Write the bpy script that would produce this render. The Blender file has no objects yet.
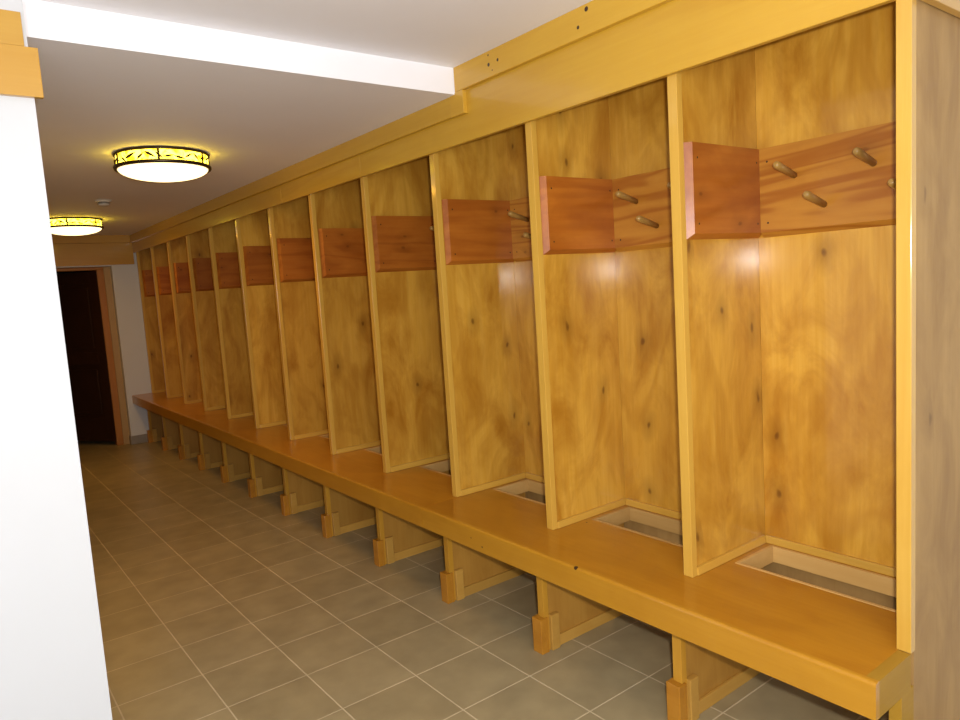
import bpy, bmesh, math, random
from mathutils import Matrix, Vector
random.seed(7)
S = bpy.context.scene
COL = S.collection

# ---------------------------------------------------------------- camera
cam_data = bpy.data.cameras.new('camera')
cam_data.sensor_width = 36.0
cam_data.lens = 709.385 * 36.0 / 960.0
cam_data.clip_start = 0.02
cam = bpy.data.objects.new('camera', cam_data)
COL.objects.link(cam)
CAM = Vector((-1.8218, -1.7526, 1.4568))
ROT = (Matrix.Rotation(-0.64877, 4, 'Z') @ Matrix.Rotation(1.46482, 4, 'X') @ Matrix.Rotation(-0.063484, 4, 'Z'))
cam.matrix_world = Matrix.Translation(CAM) @ ROT
S.camera = cam

# ---------------------------------------------------------------- world, lights, exposure
S.view_settings.view_transform = 'Standard'
S.view_settings.look = 'None'
S.view_settings.gamma = 1.0
S.view_settings.use_curve_mapping = False
S.view_settings.exposure = 0.0
world = bpy.data.worlds.new('world')
S.world = world
world.use_nodes = True
world.node_tree.nodes['Background'].inputs[0].default_value = (0.02, 0.02, 0.025, 1)
world.node_tree.nodes['Background'].inputs[1].default_value = 1.0

FLASH_POWER = 46.0        # the camera's own flash, just above and right of the lens
fl = bpy.data.lights.new('flash', 'AREA')
fl.shape = 'DISK'
fl.size = 0.045
fl.energy = FLASH_POWER
fl.color = (1.0, 0.97, 0.93)
flo = bpy.data.objects.new('flash', fl)
COL.objects.link(flo)
flo.matrix_world = Matrix.Translation(CAM) @ ROT @ Matrix.Translation((0.055, 0.06, -0.02))

LAMP_POWER = 8.0          # warm bulbs in the two ceiling lamps
LAMP_COLOR = (1.0, 0.47, 0.05)
ROOM_POWER = 88.0         # assumed window light for the entrance room, added unseen behind the photographer
rl = bpy.data.lights.new('assumed_daylight', 'AREA')
rl.shape = 'RECTANGLE'; rl.size = 2.2; rl.size_y = 1.15
rl.energy = ROOM_POWER; rl.color = (0.84, 0.90, 1.0)
rlo = bpy.data.objects.new('assumed_daylight', rl)
COL.objects.link(rlo)
rlo.location = (-2.75, -3.86, 1.50)
rlo.rotation_euler = (math.radians(90), 0, 0)

# ---------------------------------------------------------------- measurements (metres)
Y0 = -1.0436              # near face of the near end panel
Y1 = -0.400
PITCH = 0.64789
T = 0.034                 # divider thickness
ND = 12                   # dividers after the end panel
XB = 0.4345               # front face of the locker backs
XN = -0.1967              # bench front
BZ = 0.481                # bench top
BB = 0.389                # underside of the bench nosing
HB = 2.037                # underside of the header
YE = 6.80                 # end wall
def FZ(y): return 0.0085 - 0.0108 * y      # the tiled floor falls gently towards the far door
def DY(n): return Y0 if n == 0 else Y1 + PITCH * (n - 1)

# ---------------------------------------------------------------- node helpers
def new_mat(name):
    m = bpy.data.materials.new(name); m.use_nodes = True
    nt = m.node_tree
    return m, nt, nt.nodes['Principled BSDF']
def N(nt, t, **kw):
    n = nt.nodes.new(t)
    for k, v in kw.items(): setattr(n, k, v)
    return n
def L(nt, a, b): nt.links.new(a, b)
def ramp(nt, stops, interp='LINEAR'):
    r = N(nt, 'ShaderNodeValToRGB'); r.color_ramp.interpolation = interp
    e = r.color_ramp.elements
    while len(e) < len(stops): e.new(0.5)
    for i, (p, c) in enumerate(stops):
        e[i].position = p
        e[i].color = (c[0], c[1], c[2], 1) if hasattr(c, '__len__') else (c, c, c, 1)
    return r
def mixc(nt, fac, a, b, blend='MIX'):
    m = N(nt, 'ShaderNodeMix', data_type='RGBA', blend_type=blend)
    for sock, v in ((m.inputs[0], fac), (m.inputs[6], a), (m.inputs[7], b)):
        if hasattr(v, 'is_output'): L(nt, v, sock)
        elif hasattr(v, '__len__'): sock.default_value = (v[0], v[1], v[2], 1)
        else: sock.default_value = v
    return m.outputs[2]
def mth(nt, op, a, b=0.0, clamp=False):
    m = N(nt, 'ShaderNodeMath', operation=op, use_clamp=clamp)
    for sock, v in ((m.inputs[0], a), (m.inputs[1], b)):
        if hasattr(v, 'is_output'): L(nt, v, sock)
        else: sock.default_value = v
    return m.outputs[0]

def wood(name, base, dark, light, axis='Z', fine=1.0, knotcut=0.66, figure=0.5, blotch=0.5, knots=0.3,
         bandf=24.0, rough=0.40, coat=0.65, coat_rough=0.12, spots=(), spot_col=(0.04, 0.015, 0.006), vary=0.12, stretch=3.2):
    """Procedural varnished wood. axis = grain direction in object space."""
    m, nt, bs = new_mat(name)
    tc = N(nt, 'ShaderNodeTexCoord'); oi = N(nt, 'ShaderNodeObjectInfo')
    off = N(nt, 'ShaderNodeVectorMath', operation='SCALE')
    off.inputs[0].default_value = (13.7, 27.1, 41.3); L(nt, oi.outputs['Random'], off.inputs['Scale'])
    add = N(nt, 'ShaderNodeVectorMath', operation='ADD')
    L(nt, tc.outputs['Object'], add.inputs[0]); L(nt, off.outputs[0], add.inputs[1])
    def mapped(across, along):
        mp = N(nt, 'ShaderNodeMapping')
        s = [across] * 3; s['XYZ'.index(axis)] = along
        mp.inputs['Scale'].default_value = s
        L(nt, add.outputs[0], mp.inputs['Vector'])
        return mp.outputs[0]
    # broad wandering figure of rotary-cut veneer: contour bands of a stretched noise
    big = N(nt, 'ShaderNodeTexNoise'); big.inputs['Scale'].default_value = 1.0
    big.inputs['Detail'].default_value = 3.5; big.inputs['Distortion'].default_value = 0.9
    L(nt, mapped(3.6, 3.6 / stretch), big.inputs['Vector'])
    band = mth(nt, 'SINE', mth(nt, 'MULTIPLY', big.outputs['Fac'], bandf))
    bandr = ramp(nt, [(0.0, 0.0), (0.55, 0.25), (1.0, 1.0)])
    L(nt, mth(nt, 'MULTIPLY_ADD', band, 0.5), bandr.inputs[0])
    bandr_in = nt.nodes[-1]
    # MULTIPLY_ADD needs its third input
    for n in nt.nodes:
        if n.type == 'MATH' and n.operation == 'MULTIPLY_ADD': n.inputs[2].default_value = 0.5
    # fine grain
    fg = N(nt, 'ShaderNodeTexNoise'); fg.inputs['Scale'].default_value = 1.0
    fg.inputs['Detail'].default_value = 5.0; fg.inputs['Roughness'].default_value = 0.62
    L(nt, mapped(75 * fine, 3.0 * fine), fg.inputs['Vector'])
    fgr = ramp(nt, [(0.32, 0.0), (0.68, 1.0)]); L(nt, fg.outputs['Fac'], fgr.inputs[0])
    # blotchy stain uptake
    bl = N(nt, 'ShaderNodeTexNoise'); bl.inputs['Scale'].default_value = 1.0
    bl.inputs['Detail'].default_value = 7.0; bl.inputs['Roughness'].default_value = 0.6; bl.inputs['Distortion'].default_value = 0.7
    L(nt, mapped(5.5, 2.6), bl.inputs['Vector'])
    blr = ramp(nt, [(0.42, 0.0), (0.72, 1.0)]); L(nt, bl.outputs['Fac'], blr.inputs[0])
    c = mixc(nt, mth(nt, 'MULTIPLY', fgr.outputs[0], 0.35), base, light)
    c = mixc(nt, mth(nt, 'MULTIPLY', bandr.outputs[0], figure), c, dark)
    c = mixc(nt, mth(nt, 'MULTIPLY', blr.outputs[0], blotch), c, dark)
    if knots > 0:
        vo = N(nt, 'ShaderNodeTexVoronoi'); vo.inputs['Scale'].default_value = 1.0
        vo.inputs['Randomness'].default_value = 1.0
        vo.voronoi_dimensions = '2D'
        sx = N(nt, 'ShaderNodeSeparateXYZ'); L(nt, add.outputs[0], sx.inputs[0])
        cx = N(nt, 'ShaderNodeCombineXYZ')
        ka, kl = (5.2, 3.0) if axis == 'Z' else (4.0, 7.0)
        L(nt, mth(nt, 'MULTIPLY', mth(nt, 'ADD', sx.outputs[0], sx.outputs[1]), ka), cx.inputs[0])
        L(nt, mth(nt, 'MULTIPLY', sx.outputs[2], kl), cx.inputs[1])
        wob = N(nt, 'ShaderNodeTexNoise'); wob.inputs['Scale'].default_value = 9.0
        L(nt, add.outputs[0], wob.inputs['Vector'])
        wv = N(nt, 'ShaderNodeVectorMath', operation='SCALE'); wv.inputs['Scale'].default_value = 0.22
        L(nt, wob.outputs['Color'], wv.inputs[0])
        ad2 = N(nt, 'ShaderNodeVectorMath', operation='ADD'); L(nt, cx.outputs[0], ad2.inputs[0]); L(nt, wv.outputs[0], ad2.inputs[1])
        L(nt, ad2.outputs[0], vo.inputs['Vector'])
        kr = ramp(nt, [(0.0, 1.0), (0.028, 0.85), (0.055, 0.38), (0.26, 0.0)]); L(nt, vo.outputs['Distance'], kr.inputs[0])
        # a knot only in some cells
        wn = N(nt, 'ShaderNodeSeparateColor'); L(nt, vo.outputs['Color'], wn.inputs[0])
        some = mth(nt, 'GREATER_THAN', wn.outputs[0], knotcut)
        c = mixc(nt, mth(nt, 'MULTIPLY', mth(nt, 'MULTIPLY', kr.outputs[0], some), knots), c,
                 (dark[0] * 0.25, dark[1] * 0.15, dark[2] * 0.1))
    # board to board variation
    hv = mth(nt, 'MULTIPLY_ADD', oi.outputs['Random'], vary * 2)
    hv.node.inputs[2].default_value = 1.0 - vary
    hs = N(nt, 'ShaderNodeHueSaturation'); L(nt, hv, hs.inputs['Value']); L(nt, c, hs.inputs['Color'])
    c = hs.outputs[0]
    for (x, y, z, r) in spots:
        d = N(nt, 'ShaderNodeVectorMath', operation='DISTANCE')
        L(nt, tc.outputs['Object'], d.inputs[0]); d.inputs[1].default_value = (x, y, z)
        k = mth(nt, 'LESS_THAN', d.outputs['Value'], r)
        c = mixc(nt, k, c, spot_col)
    L(nt, c, bs.inputs['Base Color'])
    bs.inputs['Roughness'].default_value = rough
    bs.inputs['Specular IOR Level'].default_value = 0.3
    bs.inputs['Coat Weight'].default_value = coat
    bs.inputs['Coat Roughness'].default_value = coat_rough
    bp = N(nt, 'ShaderNodeBump'); bp.inputs['Strength'].default_value = 0.05; bp.inputs['Distance'].default_value = 0.004
    L(nt, fg.outputs['Fac'], bp.inputs['Height']); L(nt, bp.outputs[0], bs.inputs['Normal'])
    return m

def plain(name, col, rough=0.6, metal=0.0, noise=0.0, scale=8.0, coat=0.0):
    m, nt, bs = new_mat(name)
    if noise > 0:
        tc = N(nt, 'ShaderNodeTexCoord'); no = N(nt, 'ShaderNodeTexNoise')
        no.inputs['Scale'].default_value = scale; no.inputs['Detail'].default_value = 5
        L(nt, tc.outputs['Object'], no.inputs['Vector'])
        r = ramp(nt, [(0.3, [c * (1 - noise) for c in col]), (0.7, [min(1, c * (1 + noise)) for c in col])])
        L(nt, no.outputs['Fac'], r.inputs[0]); L(nt, r.outputs[0], bs.inputs['Base Color'])
    else: bs.inputs['Base Color'].default_value = (*col, 1)
    bs.inputs['Roughness'].default_value = rough; bs.inputs['Metallic'].default_value = metal
    bs.inputs['Coat Weight'].default_value = coat
    return m

PLY_B, PLY_D, PLY_L = (0.57, 0.295, 0.030), (0.33, 0.125, 0.006), (0.70, 0.43, 0.085)
M = {}
M['ply'] = wood('varnished_plywood', PLY_B, PLY_D, PLY_L, 'Z', figure=0.34, blotch=0.95, knots=0.8, knotcut=0.72)
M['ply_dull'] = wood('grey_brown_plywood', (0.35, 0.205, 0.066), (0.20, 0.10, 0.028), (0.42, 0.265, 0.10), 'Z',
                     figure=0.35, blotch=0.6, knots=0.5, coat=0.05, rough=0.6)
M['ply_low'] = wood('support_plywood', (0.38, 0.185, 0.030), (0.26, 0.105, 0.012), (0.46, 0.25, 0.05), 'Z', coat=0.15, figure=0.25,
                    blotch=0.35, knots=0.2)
M['edge'] = wood('pine_edging', (0.575, 0.320, 0.045), (0.46, 0.23, 0.025), (0.67, 0.42, 0.08), 'Z', figure=0.12,
                 blotch=0.18, knots=0.0, vary=0.06)
M['rail'] = wood('pine_rail', (0.575, 0.320, 0.045), (0.46, 0.23, 0.025), (0.67, 0.42, 0.08), 'X', figure=0.12,
                 blotch=0.18, knots=0.0, vary=0.06)
M['raily'] = wood('pine_rail_long', (0.575, 0.320, 0.045), (0.46, 0.23, 0.025), (0.67, 0.42, 0.08), 'Y', figure=0.12,
                  blotch=0.18, knots=0.0, vary=0.06)
M['cedar_x'] = wood('red_cedar_side', (0.38, 0.112, 0.010), (0.20, 0.040, 0.003), (0.49, 0.19, 0.025), 'X', figure=0.4,
                    blotch=0.5, knots=0.6, vary=0.16, stretch=8, bandf=44.0, coat=0.35,
                    spots=[(0.075, -0.012, 1.80, .0035), (0.40, -0.012, 1.80, .0035), (0.075, -0.012, 1.60, .0035),
                           (0.40, -0.012, 1.60, .0035)])
M['cedar_y'] = wood('red_cedar_back', (0.53, 0.225, 0.026), (0.34, 0.100, 0.008), (0.62, 0.31, 0.05), 'Y', figure=0.8, fine=0.7,
                    blotch=0.35, knots=0.6, vary=0.14, stretch=9, bandf=80.0, coat=0.25,
                    spots=[(0.415, 0.57, 1.80, .0035), (0.415, 0.57, 1.60, .0035), (0.415, 0.05, 1.80, .0035),
                           (0.415, 0.05, 1.60, .0035)])
M['peg'] = wood('birch_peg', (0.38, 0.215, 0.05), (0.30, 0.15, 0.03), (0.45, 0.28, 0.08), 'X', figure=0.1, blotch=0.2, knots=0)
M['bench'] = wood('amber_bench_top', (0.44, 0.183, 0.009), (0.31, 0.105, 0.004), (0.53, 0.25, 0.018), 'Y', figure=0.28,
                  blotch=0.40, knots=0.25, rough=0.35, coat=0.55, coat_rough=0.13, vary=0.04,
                  spots=[(0.155, 0.215, BZ, .004)])
M['nosing'] = wood('amber_bench_nosing', (0.43, 0.195, 0.011), (0.33, 0.128, 0.005), (0.50, 0.25, 0.022), 'Y', figure=0.25,
                   blotch=0.30, knots=0.0, rough=0.32, coat=0.55, coat_rough=0.12, vary=0.04,
                   spots=[(XN, 0.455, 0.414, .004), (XN, 0.527, 0.434, .003), (XN + .004, -0.069, 0.479, .008)])
M['header'] = wood('golden_header_board', (0.57, 0.315, 0.025), (0.46, 0.215, 0.012), (0.65, 0.39, 0.045), 'Y', figure=0.25,
                   blotch=0.22, knots=0.0, vary=0.05, stretch=9)
M['crown'] = wood('golden_crown_board', (0.56, 0.318, 0.027), (0.46, 0.220, 0.013), (0.65, 0.39, 0.05), 'Y', figure=0.2,
                  blotch=0.2, knots=0.0, vary=0.04, stretch=9, spots=[
                  (-0.04, 0.425, 2.287, .007), (-0.04, 0.37, 2.290, .006), (-0.04, 0.425, 2.322, .004),
                  (-0.04, -0.05, 2.275, .006), (-0.04, -0.09, 2.320, .008), (-0.04, 0.405, 2.262, .003)])
M['boardx'] = wood('golden_cross_board', (0.56, 0.305, 0.045), (0.46, 0.215, 0.022), (0.63, 0.37, 0.07), 'X', figure=0.25,
                   blotch=0.2, knots=0.0, vary=0.04, stretch=9)
M['foot'] = wood('amber_foot_block', (0.44, 0.180, 0.012), (0.31, 0.105, 0.005), (0.52, 0.24, 0.03), 'Y', figure=0.3,
                 blotch=0.2, knots=0.0, vary=0.08)
M['lining'] = wood('raw_pine_lining', (0.50, 0.30, 0.095), (0.42, 0.23, 0.06), (0.58, 0.37, 0.14), 'Y', figure=0.12,
                   blotch=0.2, knots=0.0, coat=0.05, rough=0.6)
M['cleat'] = wood('brown_support_trim', (0.47, 0.25, 0.045), (0.36, 0.16, 0.02), (0.54, 0.31, 0.07), 'X', figure=0.15,
                  blotch=0.3, knots=0.0, vary=0.12, coat=0.3)
M['stile'] = wood('amber_support_stile', (0.48, 0.235, 0.022), (0.36, 0.145, 0.010), (0.56, 0.30, 0.04), 'Z', figure=0.15,
                  blotch=0.3, knots=0.0, vary=0.08, coat=0.3)
M['endcap'] = wood('amber_end_cap', (0.37, 0.20, 0.015), (0.29, 0.13, 0.006), (0.44, 0.25, 0.03), 'X', figure=0.15,
                   blotch=0.3, knots=0.0, coat=0.1, rough=0.6)
M['casing'] = wood('brown_casing', (0.40, 0.16, 0.03), (0.30, 0.10, 0.02), (0.48, 0.22, 0.05), 'Z', figure=0.1, blotch=0.2, knots=0, coat=0.1)
M['casing_tan'] = wood('tan_casing', (0.46, 0.30, 0.13), (0.38, 0.22, 0.09), (0.52, 0.36, 0.17), 'Z', figure=0.1, blotch=0.2, knots=0, coat=0.1)
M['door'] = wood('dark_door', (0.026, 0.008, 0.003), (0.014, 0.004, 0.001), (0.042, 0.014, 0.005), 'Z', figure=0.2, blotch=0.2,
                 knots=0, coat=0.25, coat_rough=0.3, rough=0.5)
M['wall'] = plain('white_wall_paint', (0.64, 0.65, 0.665), 0.6, noise=0.012, scale=3)
M['ceil'] = plain('white_ceiling_paint', (0.88, 0.87, 0.895), 0.7, noise=0.012, scale=3)
M['room_darkness'] = plain('painted_room_darkness', (0.02, 0.016, 0.014), 0.8, noise=0.1)  # near-black colour stands in for the missing light beyond the door
M['basetile'] = plain('grey_base_tile', (0.26, 0.23, 0.19), 0.4, noise=0.12)
M['bronze'] = plain('dark_bronze', (0.06, 0.04, 0.02), 0.35, 0.8, noise=0.2)
M['plastic'] = plain('cream_plastic', (0.62, 0.57, 0.47), 0.5, noise=0.03)
M['plastic_dark'] = plain('grey_plastic', (0.20, 0.18, 0.15), 0.6, noise=0.05)

def tile_mat():
    m, nt, bs = new_mat('stone_grey_floor_tile')
    tc = N(nt, 'ShaderNodeTexCoord')
    mp = N(nt, 'ShaderNodeMapping'); mp.inputs['Location'].default_value = (0.5382 + 40 * .305, -0.7715 + 40 * .305, 0)
    L(nt, tc.outputs['Object'], mp.inputs['Vector'])
    br = N(nt, 'ShaderNodeTexBrick', offset=0.0, squash=1.0)
    br.inputs['Scale'].default_value = 1.0
    br.inputs['Mortar Size'].default_value = 0.0032
    br.inputs['Mortar Smooth'].default_value = 0.3
    br.inputs['Brick Width'].default_value = 0.305
    br.inputs['Row Height'].default_value = 0.305
    br.inputs['Color1'].default_value = (0.315, 0.252, 0.135, 1)
    br.inputs['Color2'].default_value = (0.360, 0.292, 0.162, 1)
    br.inputs['Mortar'].default_value = (0.58, 0.48, 0.30, 1)
    L(nt, mp.outputs[0], br.inputs['Vector'])
    no = N(nt, 'ShaderNodeTexNoise'); no.inputs['Scale'].default_value = 7; no.inputs['Detail'].default_value = 7
    L(nt, tc.outputs['Object'], no.inputs['Vector'])
    r = ramp(nt, [(0.3, 0.86), (0.7, 1.12)]); L(nt, no.outputs['Fac'], r.inputs[0])
    c = mixc(nt, 1.0, br.outputs['Color'], r.outputs[0], 'MULTIPLY')
    L(nt, c, bs.inputs['Base Color'])
    rr = ramp(nt, [(0.0, 0.36), (1.0, 0.8)]); L(nt, br.outputs['Fac'], rr.inputs[0]); L(nt, rr.outputs[0], bs.inputs['Roughness'])
    bp = N(nt, 'ShaderNodeBump', invert=True); bp.inputs['Strength'].default_value = 0.5; bp.inputs['Distance'].default_value = 0.002
    L(nt, br.outputs['Fac'], bp.inputs['Height']); L(nt, bp.outputs[0], bs.inputs['Normal'])
    return m
M['tile'] = tile_mat()

def emit(name, col, strength, pattern=None):
    m, nt, bs = new_mat(name)
    bs.inputs['Base Color'].default_value = (*col, 1)
    bs.inputs['Emission Color'].default_value = (*col, 1)
    bs.inputs['Emission Strength'].default_value = strength
    bs.inputs['Roughness'].default_value = 0.3
    if pattern:
        tc = N(nt, 'ShaderNodeTexCoord'); no = N(nt, 'ShaderNodeTexNoise')
        no.inputs['Scale'].default_value = 18; no.inputs['Detail'].default_value = 3; no.inputs['Distortion'].default_value = 1.0
        L(nt, tc.outputs['Object'], no.inputs['Vector'])
        r = ramp(nt, [(0.40, pattern), (0.56, (1.0, 0.72, 0.06))]); L(nt, no.outputs['Fac'], r.inputs[0])
        L(nt, r.outputs[0], bs.inputs['Emission Color'])
    return m
M['dome'] = emit('frosted_glass_dome', (1.0, 0.75, 0.37), 2.8)
M['band'] = emit('amber_glass_band', (1.0, 0.64, 0.02), 8.0, (0.45, 0.28, 0.004))

# ---------------------------------------------------------------- mesh helpers
def BM(): return bmesh.new()
def box(bm, x0, x1, y0, y1, z0, z1, bev=0.0):
    r = bmesh.ops.create_cube(bm, size=1.0)
    vs = r['verts']
    for v in vs:
        v.co = Vector(((x0 + x1) / 2 + v.co.x * (x1 - x0), (y0 + y1) / 2 + v.co.y * (y1 - y0), (z0 + z1) / 2 + v.co.z * (z1 - z0)))
    if bev > 0:
        es = {e for v in vs for e in v.link_edges}
        bmesh.ops.bevel(bm, geom=list(es), offset=bev, segments=2, affect='EDGES', profile=0.5)
def prism(bm, pts, axis, a, b):
    """extrude a 2-D outline (pts in the two other axes, in order) along axis from a to b"""
    def P(p, t):
        l = list(p); l.insert('XYZ'.index(axis), t); return Vector(l)
    va = [bm.verts.new(P(p, a)) for p in pts]; vb = [bm.verts.new(P(p, b)) for p in pts]
    bm.faces.new(va); bm.faces.new(vb[::-1])
    for i in range(len(pts)):
        j = (i + 1) % len(pts); bm.faces.new([va[i], vb[i], vb[j], va[j]])
    bmesh.ops.recalc_face_normals(bm, faces=bm.faces[:])
def rod(bm, a, b, r0, r1, seg=20):
    a = Vector(a); b = Vector(b); d = (b - a); q = d.to_track_quat('Z', 'Y').to_matrix()
    prof = [(0.0, r0), (0.88, r1), (0.96, r1 * 0.86), (1.0, r1 * 0.5)]
    rings = []
    for t, r in prof:
        rings.append([bm.verts.new(a + d * t + q @ Vector((math.cos(2 * math.pi * k / seg) * r, math.sin(2 * math.pi * k / seg) * r, 0))) for k in range(seg)])
    for A, B in zip(rings, rings[1:]):
        for k in range(seg):
            f = bm.faces.new([A[k], A[(k + 1) % seg], B[(k + 1) % seg], B[k]]); f.smooth = True
    bm.faces.new(rings[-1]); bm.faces.new(rings[0][::-1])
def lathe(bm, prof, seg=64, closed=False):
    rings = [[bm.verts.new((math.cos(2 * math.pi * k / seg) * r, math.sin(2 * math.pi * k / seg) * r, z)) for k in range(seg)] if r > 1e-6
             else [bm.verts.new((0, 0, z))] for r, z in prof]
    pairs = list(zip(rings, rings[1:]))
    if closed: pairs.append((rings[-1], rings[0]))
    for A, B in pairs:
        for k in range(seg):
            j = (k + 1) % seg
            if len(A) == 1 and len(B) == 1: continue
            if len(A) == 1: f = bm.faces.new([A[0], B[k], B[j]])
            elif len(B) == 1: f = bm.faces.new([A[k], A[j], B[0]])
            else: f = bm.faces.new([A[k], A[j], B[j], B[k]])
            f.smooth = True
    bmesh.ops.recalc_face_normals(bm, faces=bm.faces[:])
def obj(name, bm, mat, parent=None, loc=None):
    me = bpy.data.meshes.new(name); bm.to_mesh(me); bm.free()
    me.materials.append(mat)
    o = bpy.data.objects.new(name, me); COL.objects.link(o)
    if loc: o.location = loc
    if parent: o.parent = parent
    return o
def thing(name, label, cat, loc=(0, 0, 0), group=None):
    o = bpy.data.objects.new(name, None); o.empty_display_size = 0.1; COL.objects.link(o); o.location = loc
    o['label'] = label; o['category'] = cat
    if group: o['group'] = group
    return o
def dup(root, loc, label):
    r = root.copy(); COL.objects.link(r); r.location = loc; r['label'] = label
    for ch in list(root.children):
        c = ch.copy(); COL.objects.link(c); c.parent = r
        for g in list(ch.children):
            d = g.copy(); COL.objects.link(d); d.parent = c
    return r
def struct(name, bm, mat, label, cat, parent=None):
    o = obj(name, bm, mat, parent); o['kind'] = 'structure'; o['label'] = label; o['category'] = cat
    return o

# ================================================================ the room
XR, XL, YBK = 0.47, -4.1, -3.9
XC = -1.5315             # corridor's left wall face
YP = 0.615               # face of the partition beside the corridor
ZU, ZL = 2.337, 2.232    # upper and dropped ceiling
YBM = 0.655              # face of the ceiling step
b = BM(); box(b, XL, 1.0, YBK, 9.4, -0.2, 0.0)
for v in b.verts:
    if v.co.z > -0.1: v.co.z = FZ(v.co.y)
struct('floor', b, M['tile'], 'grey brown square floor tiles with pale grout', 'floor')
b = BM(); box(b, XL, 1.0, YBK, YBM, ZU, ZU + 0.15)
struct('ceiling', b, M['ceil'], 'higher white ceiling in the foreground', 'ceiling')
b = BM(); box(b, XL, 1.0, YBM, 9.4, ZL, ZU + 0.15)
struct('ceiling_dropped', b, M['ceil'], 'lower white corridor ceiling with a bright step edge', 'ceiling')
b = BM(); box(b, XR, XR + 0.12, YBK, YE, -0.15, ZU)
struct('wall_right', b, M['wall'], 'white wall behind the lockers', 'wall')
b = BM(); box(b, XC - 0.12, XC, YP + 0.12, 9.3, -0.15, ZL); box(b, XL, XC, YP, YP + 0.12, -0.15, ZU)
struct('wall_left', b, M['wall'], 'bright white wall end at the left edge of the corridor', 'wall')
b = BM(); box(b, XL - 0.12, XL, YBK, YP + 0.12, -0.15, ZU)
struct('wall_near_left', b, M['wall'], 'white side wall of the entrance room', 'wall')
b = BM(); box(b, XL, XR + 0.12, YBK - 0.12, YBK, -0.15, ZU)
struct('wall_back', b, M['wall'], 'white wall behind the photographer', 'wall')
b = BM()
for x0, x1, z0, z1 in ((-3.92, -3.85, 0.86, 2.14), (-1.65, -1.58, 0.86, 2.14), (-3.85, -1.65, 0.86, 0.92), (-3.85, -1.65, 2.08, 2.14)):
    box(b, x0, x1, YBK, YBK + 0.05, z0, z1, .003)
struct('assumed_window_1', b, M['rail'], 'added wooden frame of an assumed window in the entrance room', 'window')  # frame added around the area light; this window is unseen and assumed
# end wall: pier at the right, lintel, deep door reveal
XV = -0.250; YD = 6.90
b = BM()
box(b, XV, XR + 0.12, YE, YD + 0.10, -0.15, ZL)
box(b, XC, XV, YE, YD + 0.10, 1.905, ZL)
struct('wall_end', b, M['wall'], 'white end wall of the corridor with a deep door recess', 'wall')
b = BM()
box(b, XV - 0.010, 0.0, YE - 0.010, YE, FZ(YE) + 0.0005, 0.030, .002)
box(b, XV - 0.010, XV, YE, YD - 0.024, FZ(YE) + 0.0005, 0.030, .002)
struct('baseboard_end', b, M['basetile'], 'grey tile skirting at the foot of the end wall', 'baseboard')
# room beyond the door, its lack of light painted as near-black walls
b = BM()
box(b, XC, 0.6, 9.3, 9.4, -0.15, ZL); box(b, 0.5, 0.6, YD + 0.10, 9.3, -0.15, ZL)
struct('wall_beyond', b, M['room_darkness'], 'wall of the unlit room beyond the door, its darkness painted in', 'wall')

# door at the corridor's end
d = thing('door_1', 'dark brown panelled door standing half open at the far end of the corridor', 'door', (-0.384, YD, 0)); d['kind'] = 'structure'
b = BM(); x0 = XC + 0.384
box(b, 0.0665, 0.133, -0.022, 0.10, FZ(YD), 1.904, .003)
obj('outer_casing', b, M['casing_tan'], d)['label'] = 'tan outer casing'
b = BM()
box(b, 0.0, 0.066, -0.015, 0.10, FZ(YD), 1.872, .003)
box(b, x0, 0.066, -0.015, 0.10, 1.872, 1.904, .003)
box(b, x0, x0 + 0.066, -0.015, 0.10, FZ(YD), 1.872, .003)
obj('casing', b, M['casing'], d)['label'] = 'orange brown door casing'
W = 0.86
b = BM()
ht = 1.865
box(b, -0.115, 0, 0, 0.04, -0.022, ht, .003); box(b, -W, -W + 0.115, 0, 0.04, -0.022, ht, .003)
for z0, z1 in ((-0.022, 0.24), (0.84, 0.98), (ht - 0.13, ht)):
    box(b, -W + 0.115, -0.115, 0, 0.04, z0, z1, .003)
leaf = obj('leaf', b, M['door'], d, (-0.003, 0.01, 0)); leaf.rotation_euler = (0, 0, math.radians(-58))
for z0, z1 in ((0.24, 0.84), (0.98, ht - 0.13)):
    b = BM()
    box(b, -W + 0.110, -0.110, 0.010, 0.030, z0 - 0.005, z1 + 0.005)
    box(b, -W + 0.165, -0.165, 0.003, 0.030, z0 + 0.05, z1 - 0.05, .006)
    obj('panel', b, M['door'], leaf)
b = BM()
lathe(b, [(0.0, 0.0), (0.026, 0.0), (0.026, 0.006), (0.011, 0.010), (0.011, 0.030), (0.026, 0.042), (0.028, 0.055), (0.018, 0.066), (0.0, 0.068)], 24)
k = obj('knob', b, M['bronze'], leaf, (-W + 0.06, 0.0, 0.93)); k.rotation_euler = (math.radians(90), 0, 0)

# ================================================================ boards below the ceiling
# locker header, three lengths butted together
hd = [(Y0 + T, 1.529, 'golden wooden header board above the nearest locker bays'),
      (1.529, 2.576, 'golden header board between the two vertical joints, above the middle bays'),
      (2.576, YE, 'golden header board above the farthest locker bays')]
for i, (a, c, lab) in enumerate(hd):
    b = BM(); box(b, -0.020, 0.0, a + 0.0005, c - 0.0005, HB + 0.003, ZU - 0.01 if i == 0 else ZL, .0015)
    if i == 0:
        bm2 = b
        for v in b.verts:                      # the part under the dropped ceiling is cut down to it
            pass
    b.free()
    b = BM()
    if i == 0:
        box(b, -0.020, 0.0, a + 0.0005, YBM, HB + 0.003, ZU, .0015)
        box(b, -0.020, 0.0, YBM - 0.001, c - 0.0005, HB + 0.003, ZL, .0015)
    else:
        box(b, -0.020, 0.0, a + 0.0005, c - 0.0005, HB + 0.003, ZL, .0015)
    o = obj('header_board', b, M['header']); o['label'] = lab; o['category'] = 'board'; o['group'] = 'header boards over the lockers'
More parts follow.
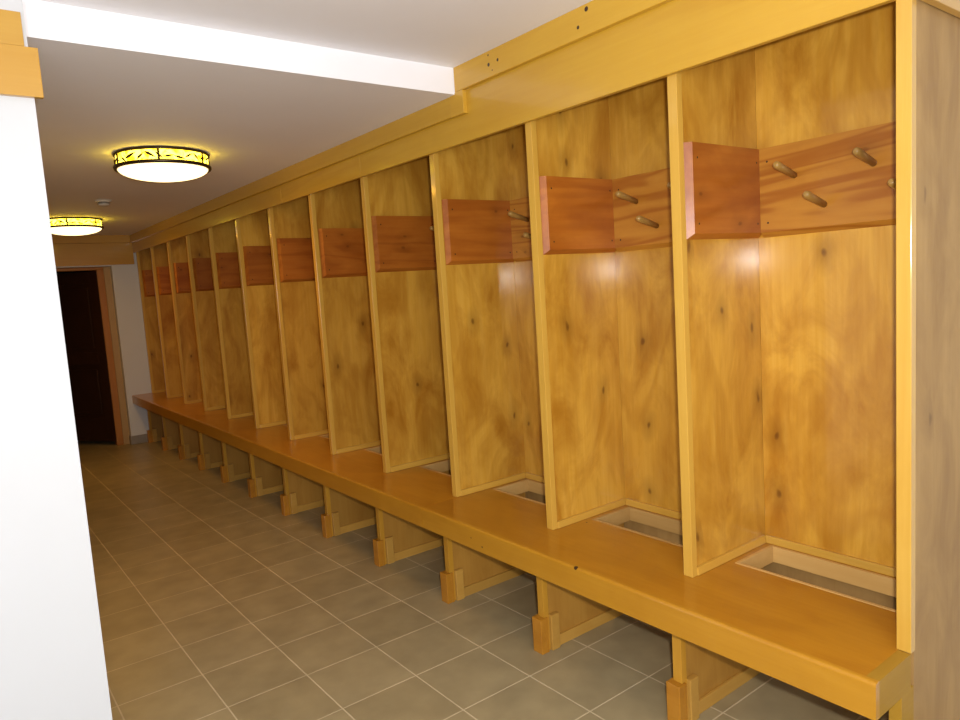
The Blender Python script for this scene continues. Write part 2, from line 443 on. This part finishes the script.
# crown boards
b = BM(); box(b, -0.040, -0.020, -1.10, YBM - 0.002, 2.240, ZU, .0015); box(b, -0.040, -0.020, 0.600, 0.690, 2.148, 2.2395, .0015)
struct('trim_1', b, M['crown'], 'golden crown board under the higher ceiling, stepping down at its far end', 'trim')
b = BM(); box(b, -0.038, -0.020, 0.6905, YE - 0.02, 2.150, ZL, .0015)
struct('trim_2', b, M['crown'], 'golden crown board under the dropped ceiling above the lockers', 'trim')
# boards on the wall end at the left
b = BM(); box(b, XL, XC - 0.010, YP - 0.018, YP, 2.1865, 2.277, .0015)
struct('trim_3', b, M['boardx'], 'short upper golden board at the top left over the white wall end', 'trim')
b = BM(); box(b, XL, XC + 0.021, YP - 0.020, YP - 0.0005, 2.052, 2.186, .0015)
struct('trim_4', b, M['boardx'], 'lower golden board capping the white wall end at the left', 'trim')
# boards across the end wall over the door
b = BM(); box(b, XC + 0.04, -0.021, YE - 0.020, YE, 1.917, 2.150, .0015)
struct('trim_5', b, M['boardx'], 'wide golden board across the end wall above the dark door', 'trim')
b = BM(); box(b, XC + 0.04, -0.0405, YE - 0.036, YE, 2.1505, ZL, .0015)
struct('trim_6', b, M['boardx'], 'golden crown board at the ceiling of the end wall', 'trim')
# header returning around the near end panel
b = BM(); box(b, 0.004, XR, Y0 - 0.020, Y0, HB - 0.001, ZU, .0015)
struct('trim_7', b, M['boardx'], 'golden board wrapping the top of the near end panel', 'trim')

# ================================================================ locker dividers
def side_board(bm, sgn, yf):
    """cedar board on a divider's face; front and lower edges chamfered. sgn -1 near side, +1 far side"""
    x0, x1, z0, z1, t, c = 0.034, XB - 0.0015, 1.553, 1.845, 0.020, 0.017
    y0 = yf; y1 = yf + sgn * t
    A = [bm.verts.new(p) for p in ((x0, y0, z0), (x1, y0, z0), (x1, y0, z1), (x0, y0, z1))]
    B = [bm.verts.new(p) for p in ((x0 + c, y1, z0 + c), (x1, y1, z0 + c), (x1, y1, z1), (x0 + c, y1, z1))]
    bm.faces.new(A); bm.faces.new(B)
    for i in range(4): bm.faces.new([A[i], A[(i + 1) % 4], B[(i + 1) % 4], B[i]])
    bmesh.ops.recalc_face_normals(bm, faces=bm.faces[:])
def make_divider(label, loc, first=False, nearside=True, farside=True):
    t = thing('locker_divider', label, 'divider', loc, 'locker dividers')
    b = BM(); box(b, 0.024, XB + 0.012, 0.008, 0.026, BZ + 0.001, 2.225)
    obj('panel', b, M['ply'], t)
    b = BM(); box(b, 0.0, 0.026, 0.0, T, BZ + 0.0005, 2.225, .0015)
    obj('edge_strip', b, M['edge'], t)
    if nearside:
        b = BM(); box(b, 0.026, XB - 0.014, -0.004, 0.008, BZ + 0.0005, BZ + 0.028, .0015)
        obj('base_rail', b, M['rail'], t)
        b = BM(); side_board(b, -1, 0.0078)
        obj('side_board', b, M['cedar_x'], t)['label'] = 'reddish cedar board with chamfered edges'
    if farside:
        b = BM(); box(b, 0.026, XB - 0.014, 0.026, 0.038, BZ + 0.0005, BZ + 0.028, .0015)
        obj('base_rail', b, M['rail'], t)
        b = BM(); side_board(b, 1, 0.0262)
        obj('side_board', b, M['cedar_x'], t)['label'] = 'reddish cedar board with chamfered edges'
    return t
ordw = ['', 'first', 'second', 'third', 'fourth', 'fifth', 'sixth', 'seventh', 'eighth', 'ninth', 'tenth', 'eleventh', 'twelfth']
def where(n):
    if n == 1: return 'tall wooden locker divider nearest to the tall end panel at the right'
    if n == ND: return 'last wooden locker divider, against the white end wall by the door'
    if n == ND - 1: return 'wooden locker divider next to last before the white end wall'
    return '%s tall wooden locker divider counting away from the end panel at the right' % ordw[n]
div0 = make_divider(where(1), (0, DY(1), 0))
for n in range(2, ND + 1): dup(div0, (0, DY(n), 0), where(n))

# near end panel (floor to header; grey-brown outside)
t = thing('end_panel', 'tall locker end panel at the right edge with dull grey brown outer face', 'panel', (0, Y0, 0))
b = BM(); box(b, 0.018, XR - 0.001, 0.003, 0.026, FZ(Y0), ZU - 0.002)
obj('panel', b, M['ply_dull'], t)['label'] = 'dull grey brown plywood face'
b = BM(); box(b, -0.006, 0.020, 0.0, T, BZ + 0.0005, ZU - 0.002, .0015)
obj('edge_strip', b, M['edge'], t)['label'] = 'pale yellow pine edge strip'
b = BM(); box(b, -0.055, 0.016, 0.002, T - 0.002, FZ(Y0) + .0005, BB - 0.0005, .0015)
obj('lower_stile', b, M['endcap'], t)
b = BM(); box(b, 0.024, XB - 0.014, 0.026, 0.038, BZ + 0.0005, BZ + 0.028, .0015)
obj('base_rail', b, M['rail'], t)
b = BM(); side_board(b, 1, 0.0262)
obj('side_board', b, M['cedar_x'], t)['label'] = 'reddish cedar board'

# ================================================================ locker backs, one per bay (origin at the bay's far divider's near face, y runs towards it)
def make_back(label, n):
    """bay between divider n-1 and divider n; origin at divider n-1's inner far face"""
    t = thing('locker_bay', label, 'locker', (0, DY(n - 1) + T, 0), 'locker bays')
    w = PITCH - T if n > 1 else DY(1) - DY(0) - T
    b = BM(); box(b, XB, XB + 0.012, -0.007, w + 0.007, BZ - 0.03, 2.225)
    obj('back_panel', b, M['ply'], t)
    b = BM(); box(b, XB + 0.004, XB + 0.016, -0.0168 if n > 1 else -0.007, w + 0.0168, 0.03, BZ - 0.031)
    obj('added_backing_panel', b, M['ply_dull'], t)  # added board that darkens the view of the white wall through the vent slots
    b = BM(); box(b, XB - 0.012, XB, 0.002, w - 0.002, BZ + 0.0005, BZ + 0.028, .0015)
    obj('base_rail', b, M['raily'], t)
    b = BM()
    prism(b, [(XB, 1.553), (XB, 1.845), (XB - 0.0195, 1.845), (XB - 0.0195, 1.570)], 'Y', 0.0125, w - 0.0125)
    for v in b.verts: pass
    pb = obj('peg_board', b, M['cedar_y'], t); pb['label'] = 'reddish cedar board with four coat pegs'
    for k, (dy, z) in enumerate(((0.133, 1.741), (0.228, 1.637), (0.376, 1.738), (0.470, 1.637))):
        b = BM(); rod(b, (XB - 0.018, w - dy, z), (XB - 0.132, w - dy, z + 0.030), 0.0105, 0.0120)
        obj('peg', b, M['peg'], pb)
    return t
def bay(n):
    if n == 1: return 'open locker bay back with four pegs, beside the tall end panel at the right'
    if n == ND: return 'farthest locker bay back, beside the white end wall'
    return '%s locker bay back from the end panel, with pale plywood and cedar peg board' % ordw[n]
make_back(bay(1), 1)
back0 = make_back(bay(2), 2)
for n in range(3, ND + 1): dup(back0, (0, DY(n - 1) + T, 0), bay(n))

# ================================================================ the bench
SY = 0.893               # butt joint between the two bench lengths
SX0, SX1 = 0.194, 0.421  # vent slots
slots = [(DY(n - 1) + T + 0.028, DY(n) - 0.026) for n in range(1, ND + 1)]
def make_bench(y0, y1, label, near):
    t = thing('bench', label, 'bench', (0, 0, 0), 'lengths of the locker bench')
    b = BM(); zb = BZ - 0.034
    y0s = y0 + (0.030 if near else 0)
    box(b, XN + 0.018, SX0, y0s, y1, zb, BZ)
    box(b, SX1, XB - 0.0005, y0s, y1, zb, BZ)
    cur = y0s
    for a, c in slots:
        if c <= y0 or a >= y1: continue
        a2, c2 = max(a, y0), min(c, y1)
        if a2 > cur: box(b, SX0, SX1, cur, a2, zb, BZ)
        cur = c2
    if cur < y1: box(b, SX0, SX1, cur, y1, zb, BZ)
    obj('top', b, M['bench'], t)
    b = BM()
    # nosing with a rounded upper edge
    r = 0.010; pts = [(XN + 0.018, BB), (XN, BB)]
    for k in range(6):
        a = math.pi - k * math.pi / 10
        pts.append((XN + r + r * math.cos(a), BZ - r + r * math.sin(a)))
    pts.append((XN + 0.018, BZ))
    prism(b, pts, 'Y', y0, y1)
    obj('nosing', b, M['nosing'], t)
    if near:
        b = BM()
        prism(b, [(XN + 0.018, BB), (XN + 0.018, BZ), (-0.0065, BZ), (-0.0065, BB)], 'Y', y0, y0 + 0.030)
        obj('end_cap', b, M['endcap'], t)
        # a strip of the top under the end panel
    for a, c in slots:
        if c <= y0 or a >= y1: continue
        if a < y0: continue                     # the bay that straddles the joint has its frame on the near length
        b = BM(); zt, z0, th = BZ + 0.002, 0.424, 0.012
        box(b, SX0, SX0 + th, a, c, z0, zt, .001); box(b, SX1 - th, SX1, a, c, z0, zt - 0.0025, .001)
        box(b, SX0 + th, SX1 - th, a, a + th, z0, zt, .001); box(b, SX0 + th, SX1 - th, c - th, c, z0, zt, .001)
        obj('vent_frame', b, M['lining'], t)['label'] = 'pale unfinished lining of the vent slot'
    return t
make_bench(Y0, SY, 'near length of the amber wooden bench, ending at the tall end panel', True)
make_bench(SY + 0.001, YE, 'far length of the amber wooden bench, running to the end wall', False)

# ================================================================ supports below the bench
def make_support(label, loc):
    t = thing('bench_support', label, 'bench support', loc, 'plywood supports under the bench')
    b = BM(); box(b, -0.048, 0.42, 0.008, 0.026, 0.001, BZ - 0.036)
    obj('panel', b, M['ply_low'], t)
    b = BM(); box(b, -0.0717, -0.046, 0.0, T, 0.0, BZ - 0.036, .0015)
    obj('front_stile', b, M['stile'], t)
    for y0, y1 in ((-0.002, 0.008), (0.026, 0.036)):
        b = BM(); box(b, -0.0035, 0.42, y0, y1, 0.0, 0.045, .0015)
        obj('base_rail', b, M['cleat'], t)
    b = BM(); box(b, -0.098, -0.0722, -0.009, T + 0.009, 0, 0.141, .002)
    box(b, -0.0722, -0.060, -0.009, -0.0005, 0, 0.141, .001); box(b, -0.0722, -0.060, T + 0.0005, T + 0.009, 0, 0.141, .001)
    obj('foot_block', b, M['foot'], t)
    for y0, y1 in ((-0.014, 0.0078), (0.0262, 0.048)):
        b = BM(); box(b, -0.047, -0.004, y0, y1, 0, 0.145, .003)
        obj('side_cleat', b, M['cleat'], t)
    return t
def sup(n):
    if n == 1: return 'plywood bench support with square foot, nearest to the camera at the bottom edge'
    if n == ND: return 'farthest plywood bench support, beside the end wall'
    return '%s plywood bench support with square foot counting away from the camera' % ordw[n]
s0 = make_support(sup(1), (0, DY(1), 0))
for n in range(1, ND + 1):
    y = DY(n) - (0.0, 0.001, 0.005, 0.010)[min(n, 4) - 1]
    r = s0 if n == 1 else dup(s0, (0, y, 0), sup(n))
    r.location = (0, y, FZ(y))
    k = (BZ - 0.0355 - FZ(y)) / (BZ - 0.036)
    for ch in r.children:                      # each support is cut to the height under the bench
        if ch.name.split('.')[0] in ('panel', 'front_stile'): ch.scale.z = k

# ================================================================ ceiling lamps and detector
def make_lamp(label, loc):
    t = thing('ceiling_lamp', label, 'ceiling lamp', loc, 'flush ceiling lamps')
    R = 0.228
    b = BM(); lathe(b, [(0.0, 0.0), (R - 0.002, 0.0), (R + 0.003, -0.004), (R + 0.003, -0.012), (R - 0.006, -0.014), (0.0, -0.014)])
    obj('top_ring', b, M['bronze'], t)
    b = BM(); lathe(b, [(R - 0.008, -0.013), (R - 0.006, -0.066)])
    sh = obj('glass_band', b, M['band'], t); sh['label'] = 'yellow amber glass band'
    b = BM(); lathe(b, [(R - 0.012, -0.064), (R + 0.006, -0.064), (R + 0.008, -0.070), (R + 0.006, -0.080), (R - 0.012, -0.080)], closed=True)
    obj('lower_ring', b, M['bronze'], t)
    # leaf and branch silhouettes and uprights in front of the glass band
    b = BM(); rr = R + 0.001
    def cyl(a, z): return Vector((math.cos(a) * rr, math.sin(a) * rr, z))
    rnd = random.Random(3)
    for k in range(6):
        a = k * math.pi / 3 - 1.9
        rod(b, cyl(a, -0.016), cyl(a, -0.066), 0.005, 0.005, 8)
        rod(b, cyl(a + 0.022, -0.016), cyl(a + 0.022, -0.066), 0.002, 0.002, 6)
    for k in range(30):
        a = k * math.pi / 15 + rnd.uniform(-.03, .03)
        z = -0.042 + rnd.uniform(-.010, .010); tilt = rnd.choice((-1, 1)) * rnd.uniform(.25, .9)
        ln = rnd.uniform(0.022, 0.038)
        pts = []
        for u, w in ((-1, 0), (-.3, .30), (.35, .22), (1, 0), (.35, -.22), (-.3, -.30)):
            uu = u * ln; ww = w * ln * 0.8
            pts.append((a + (uu * math.cos(tilt) - ww * math.sin(tilt)) / rr, z + (uu * math.sin(tilt) + ww * math.cos(tilt)) * .8))
        o = [b.verts.new(cyl(p, q) * 1.0) for p, q in pts]
        i = [b.verts.new((cyl(p, q).x * 0.985, cyl(p, q).y * 0.985, q)) for p, q in pts]
        b.faces.new(o); b.faces.new(i[::-1])
        for q in range(6): b.faces.new([o[q], i[q], i[(q + 1) % 6], o[(q + 1) % 6]])
    obj('leaf_tracery', b, M['bronze'], t)
    b = BM()
    prof = [(R - 0.010, -0.076)]
    for k in range(1, 13):
        a = k / 12 * math.pi / 2
        prof.append(((R - 0.010) * math.cos(a) if k < 12 else 0.0, -0.076 - 0.056 * math.sin(a)))
    lathe(b, prof)
    obj('glass_dome', b, M['dome'], t)['label'] = 'glowing white glass dome'
    # the lamp's own light
    ld = bpy.data.lights.get('bulb')
    if ld is None:
        ld = bpy.data.lights.new('bulb', 'AREA'); ld.shape = 'DISK'; ld.size = 0.34
        ld.energy = LAMP_POWER; ld.color = LAMP_COLOR
    lo = bpy.data.objects.new('bulb', ld); COL.objects.link(lo); lo.parent = t; lo.location = (0, 0, -0.142)
    return t
lp = make_lamp('nearer of the two round glowing ceiling lamps with bronze leaf band', (-0.790, 2.23, ZL))
dup(lp, (-0.790, 5.29, ZL), 'farther round glowing ceiling lamp, partly behind the white wall end')
t = thing('smoke_detector', 'small round smoke detector on the ceiling between the two lamps', 'smoke detector', (-0.762, 4.02, ZL))
b = BM(); lathe(b, [(0, 0), (0.054, 0), (0.054, -0.012), (0.050, -0.016), (0.0, -0.016)], 32); obj('base', b, M['plastic'], t)
b = BM(); lathe(b, [(0, -0.014), (0.036, -0.015), (0.034, -0.028), (0.0, -0.028)], 32); obj('sensor_grille', b, M['plastic_dark'], t)
b = BM(); lathe(b, [(0, -0.027), (0.040, -0.027), (0.037, -0.036), (0.022, -0.042), (0.0, -0.043)], 32); obj('cap', b, M['plastic'], t)
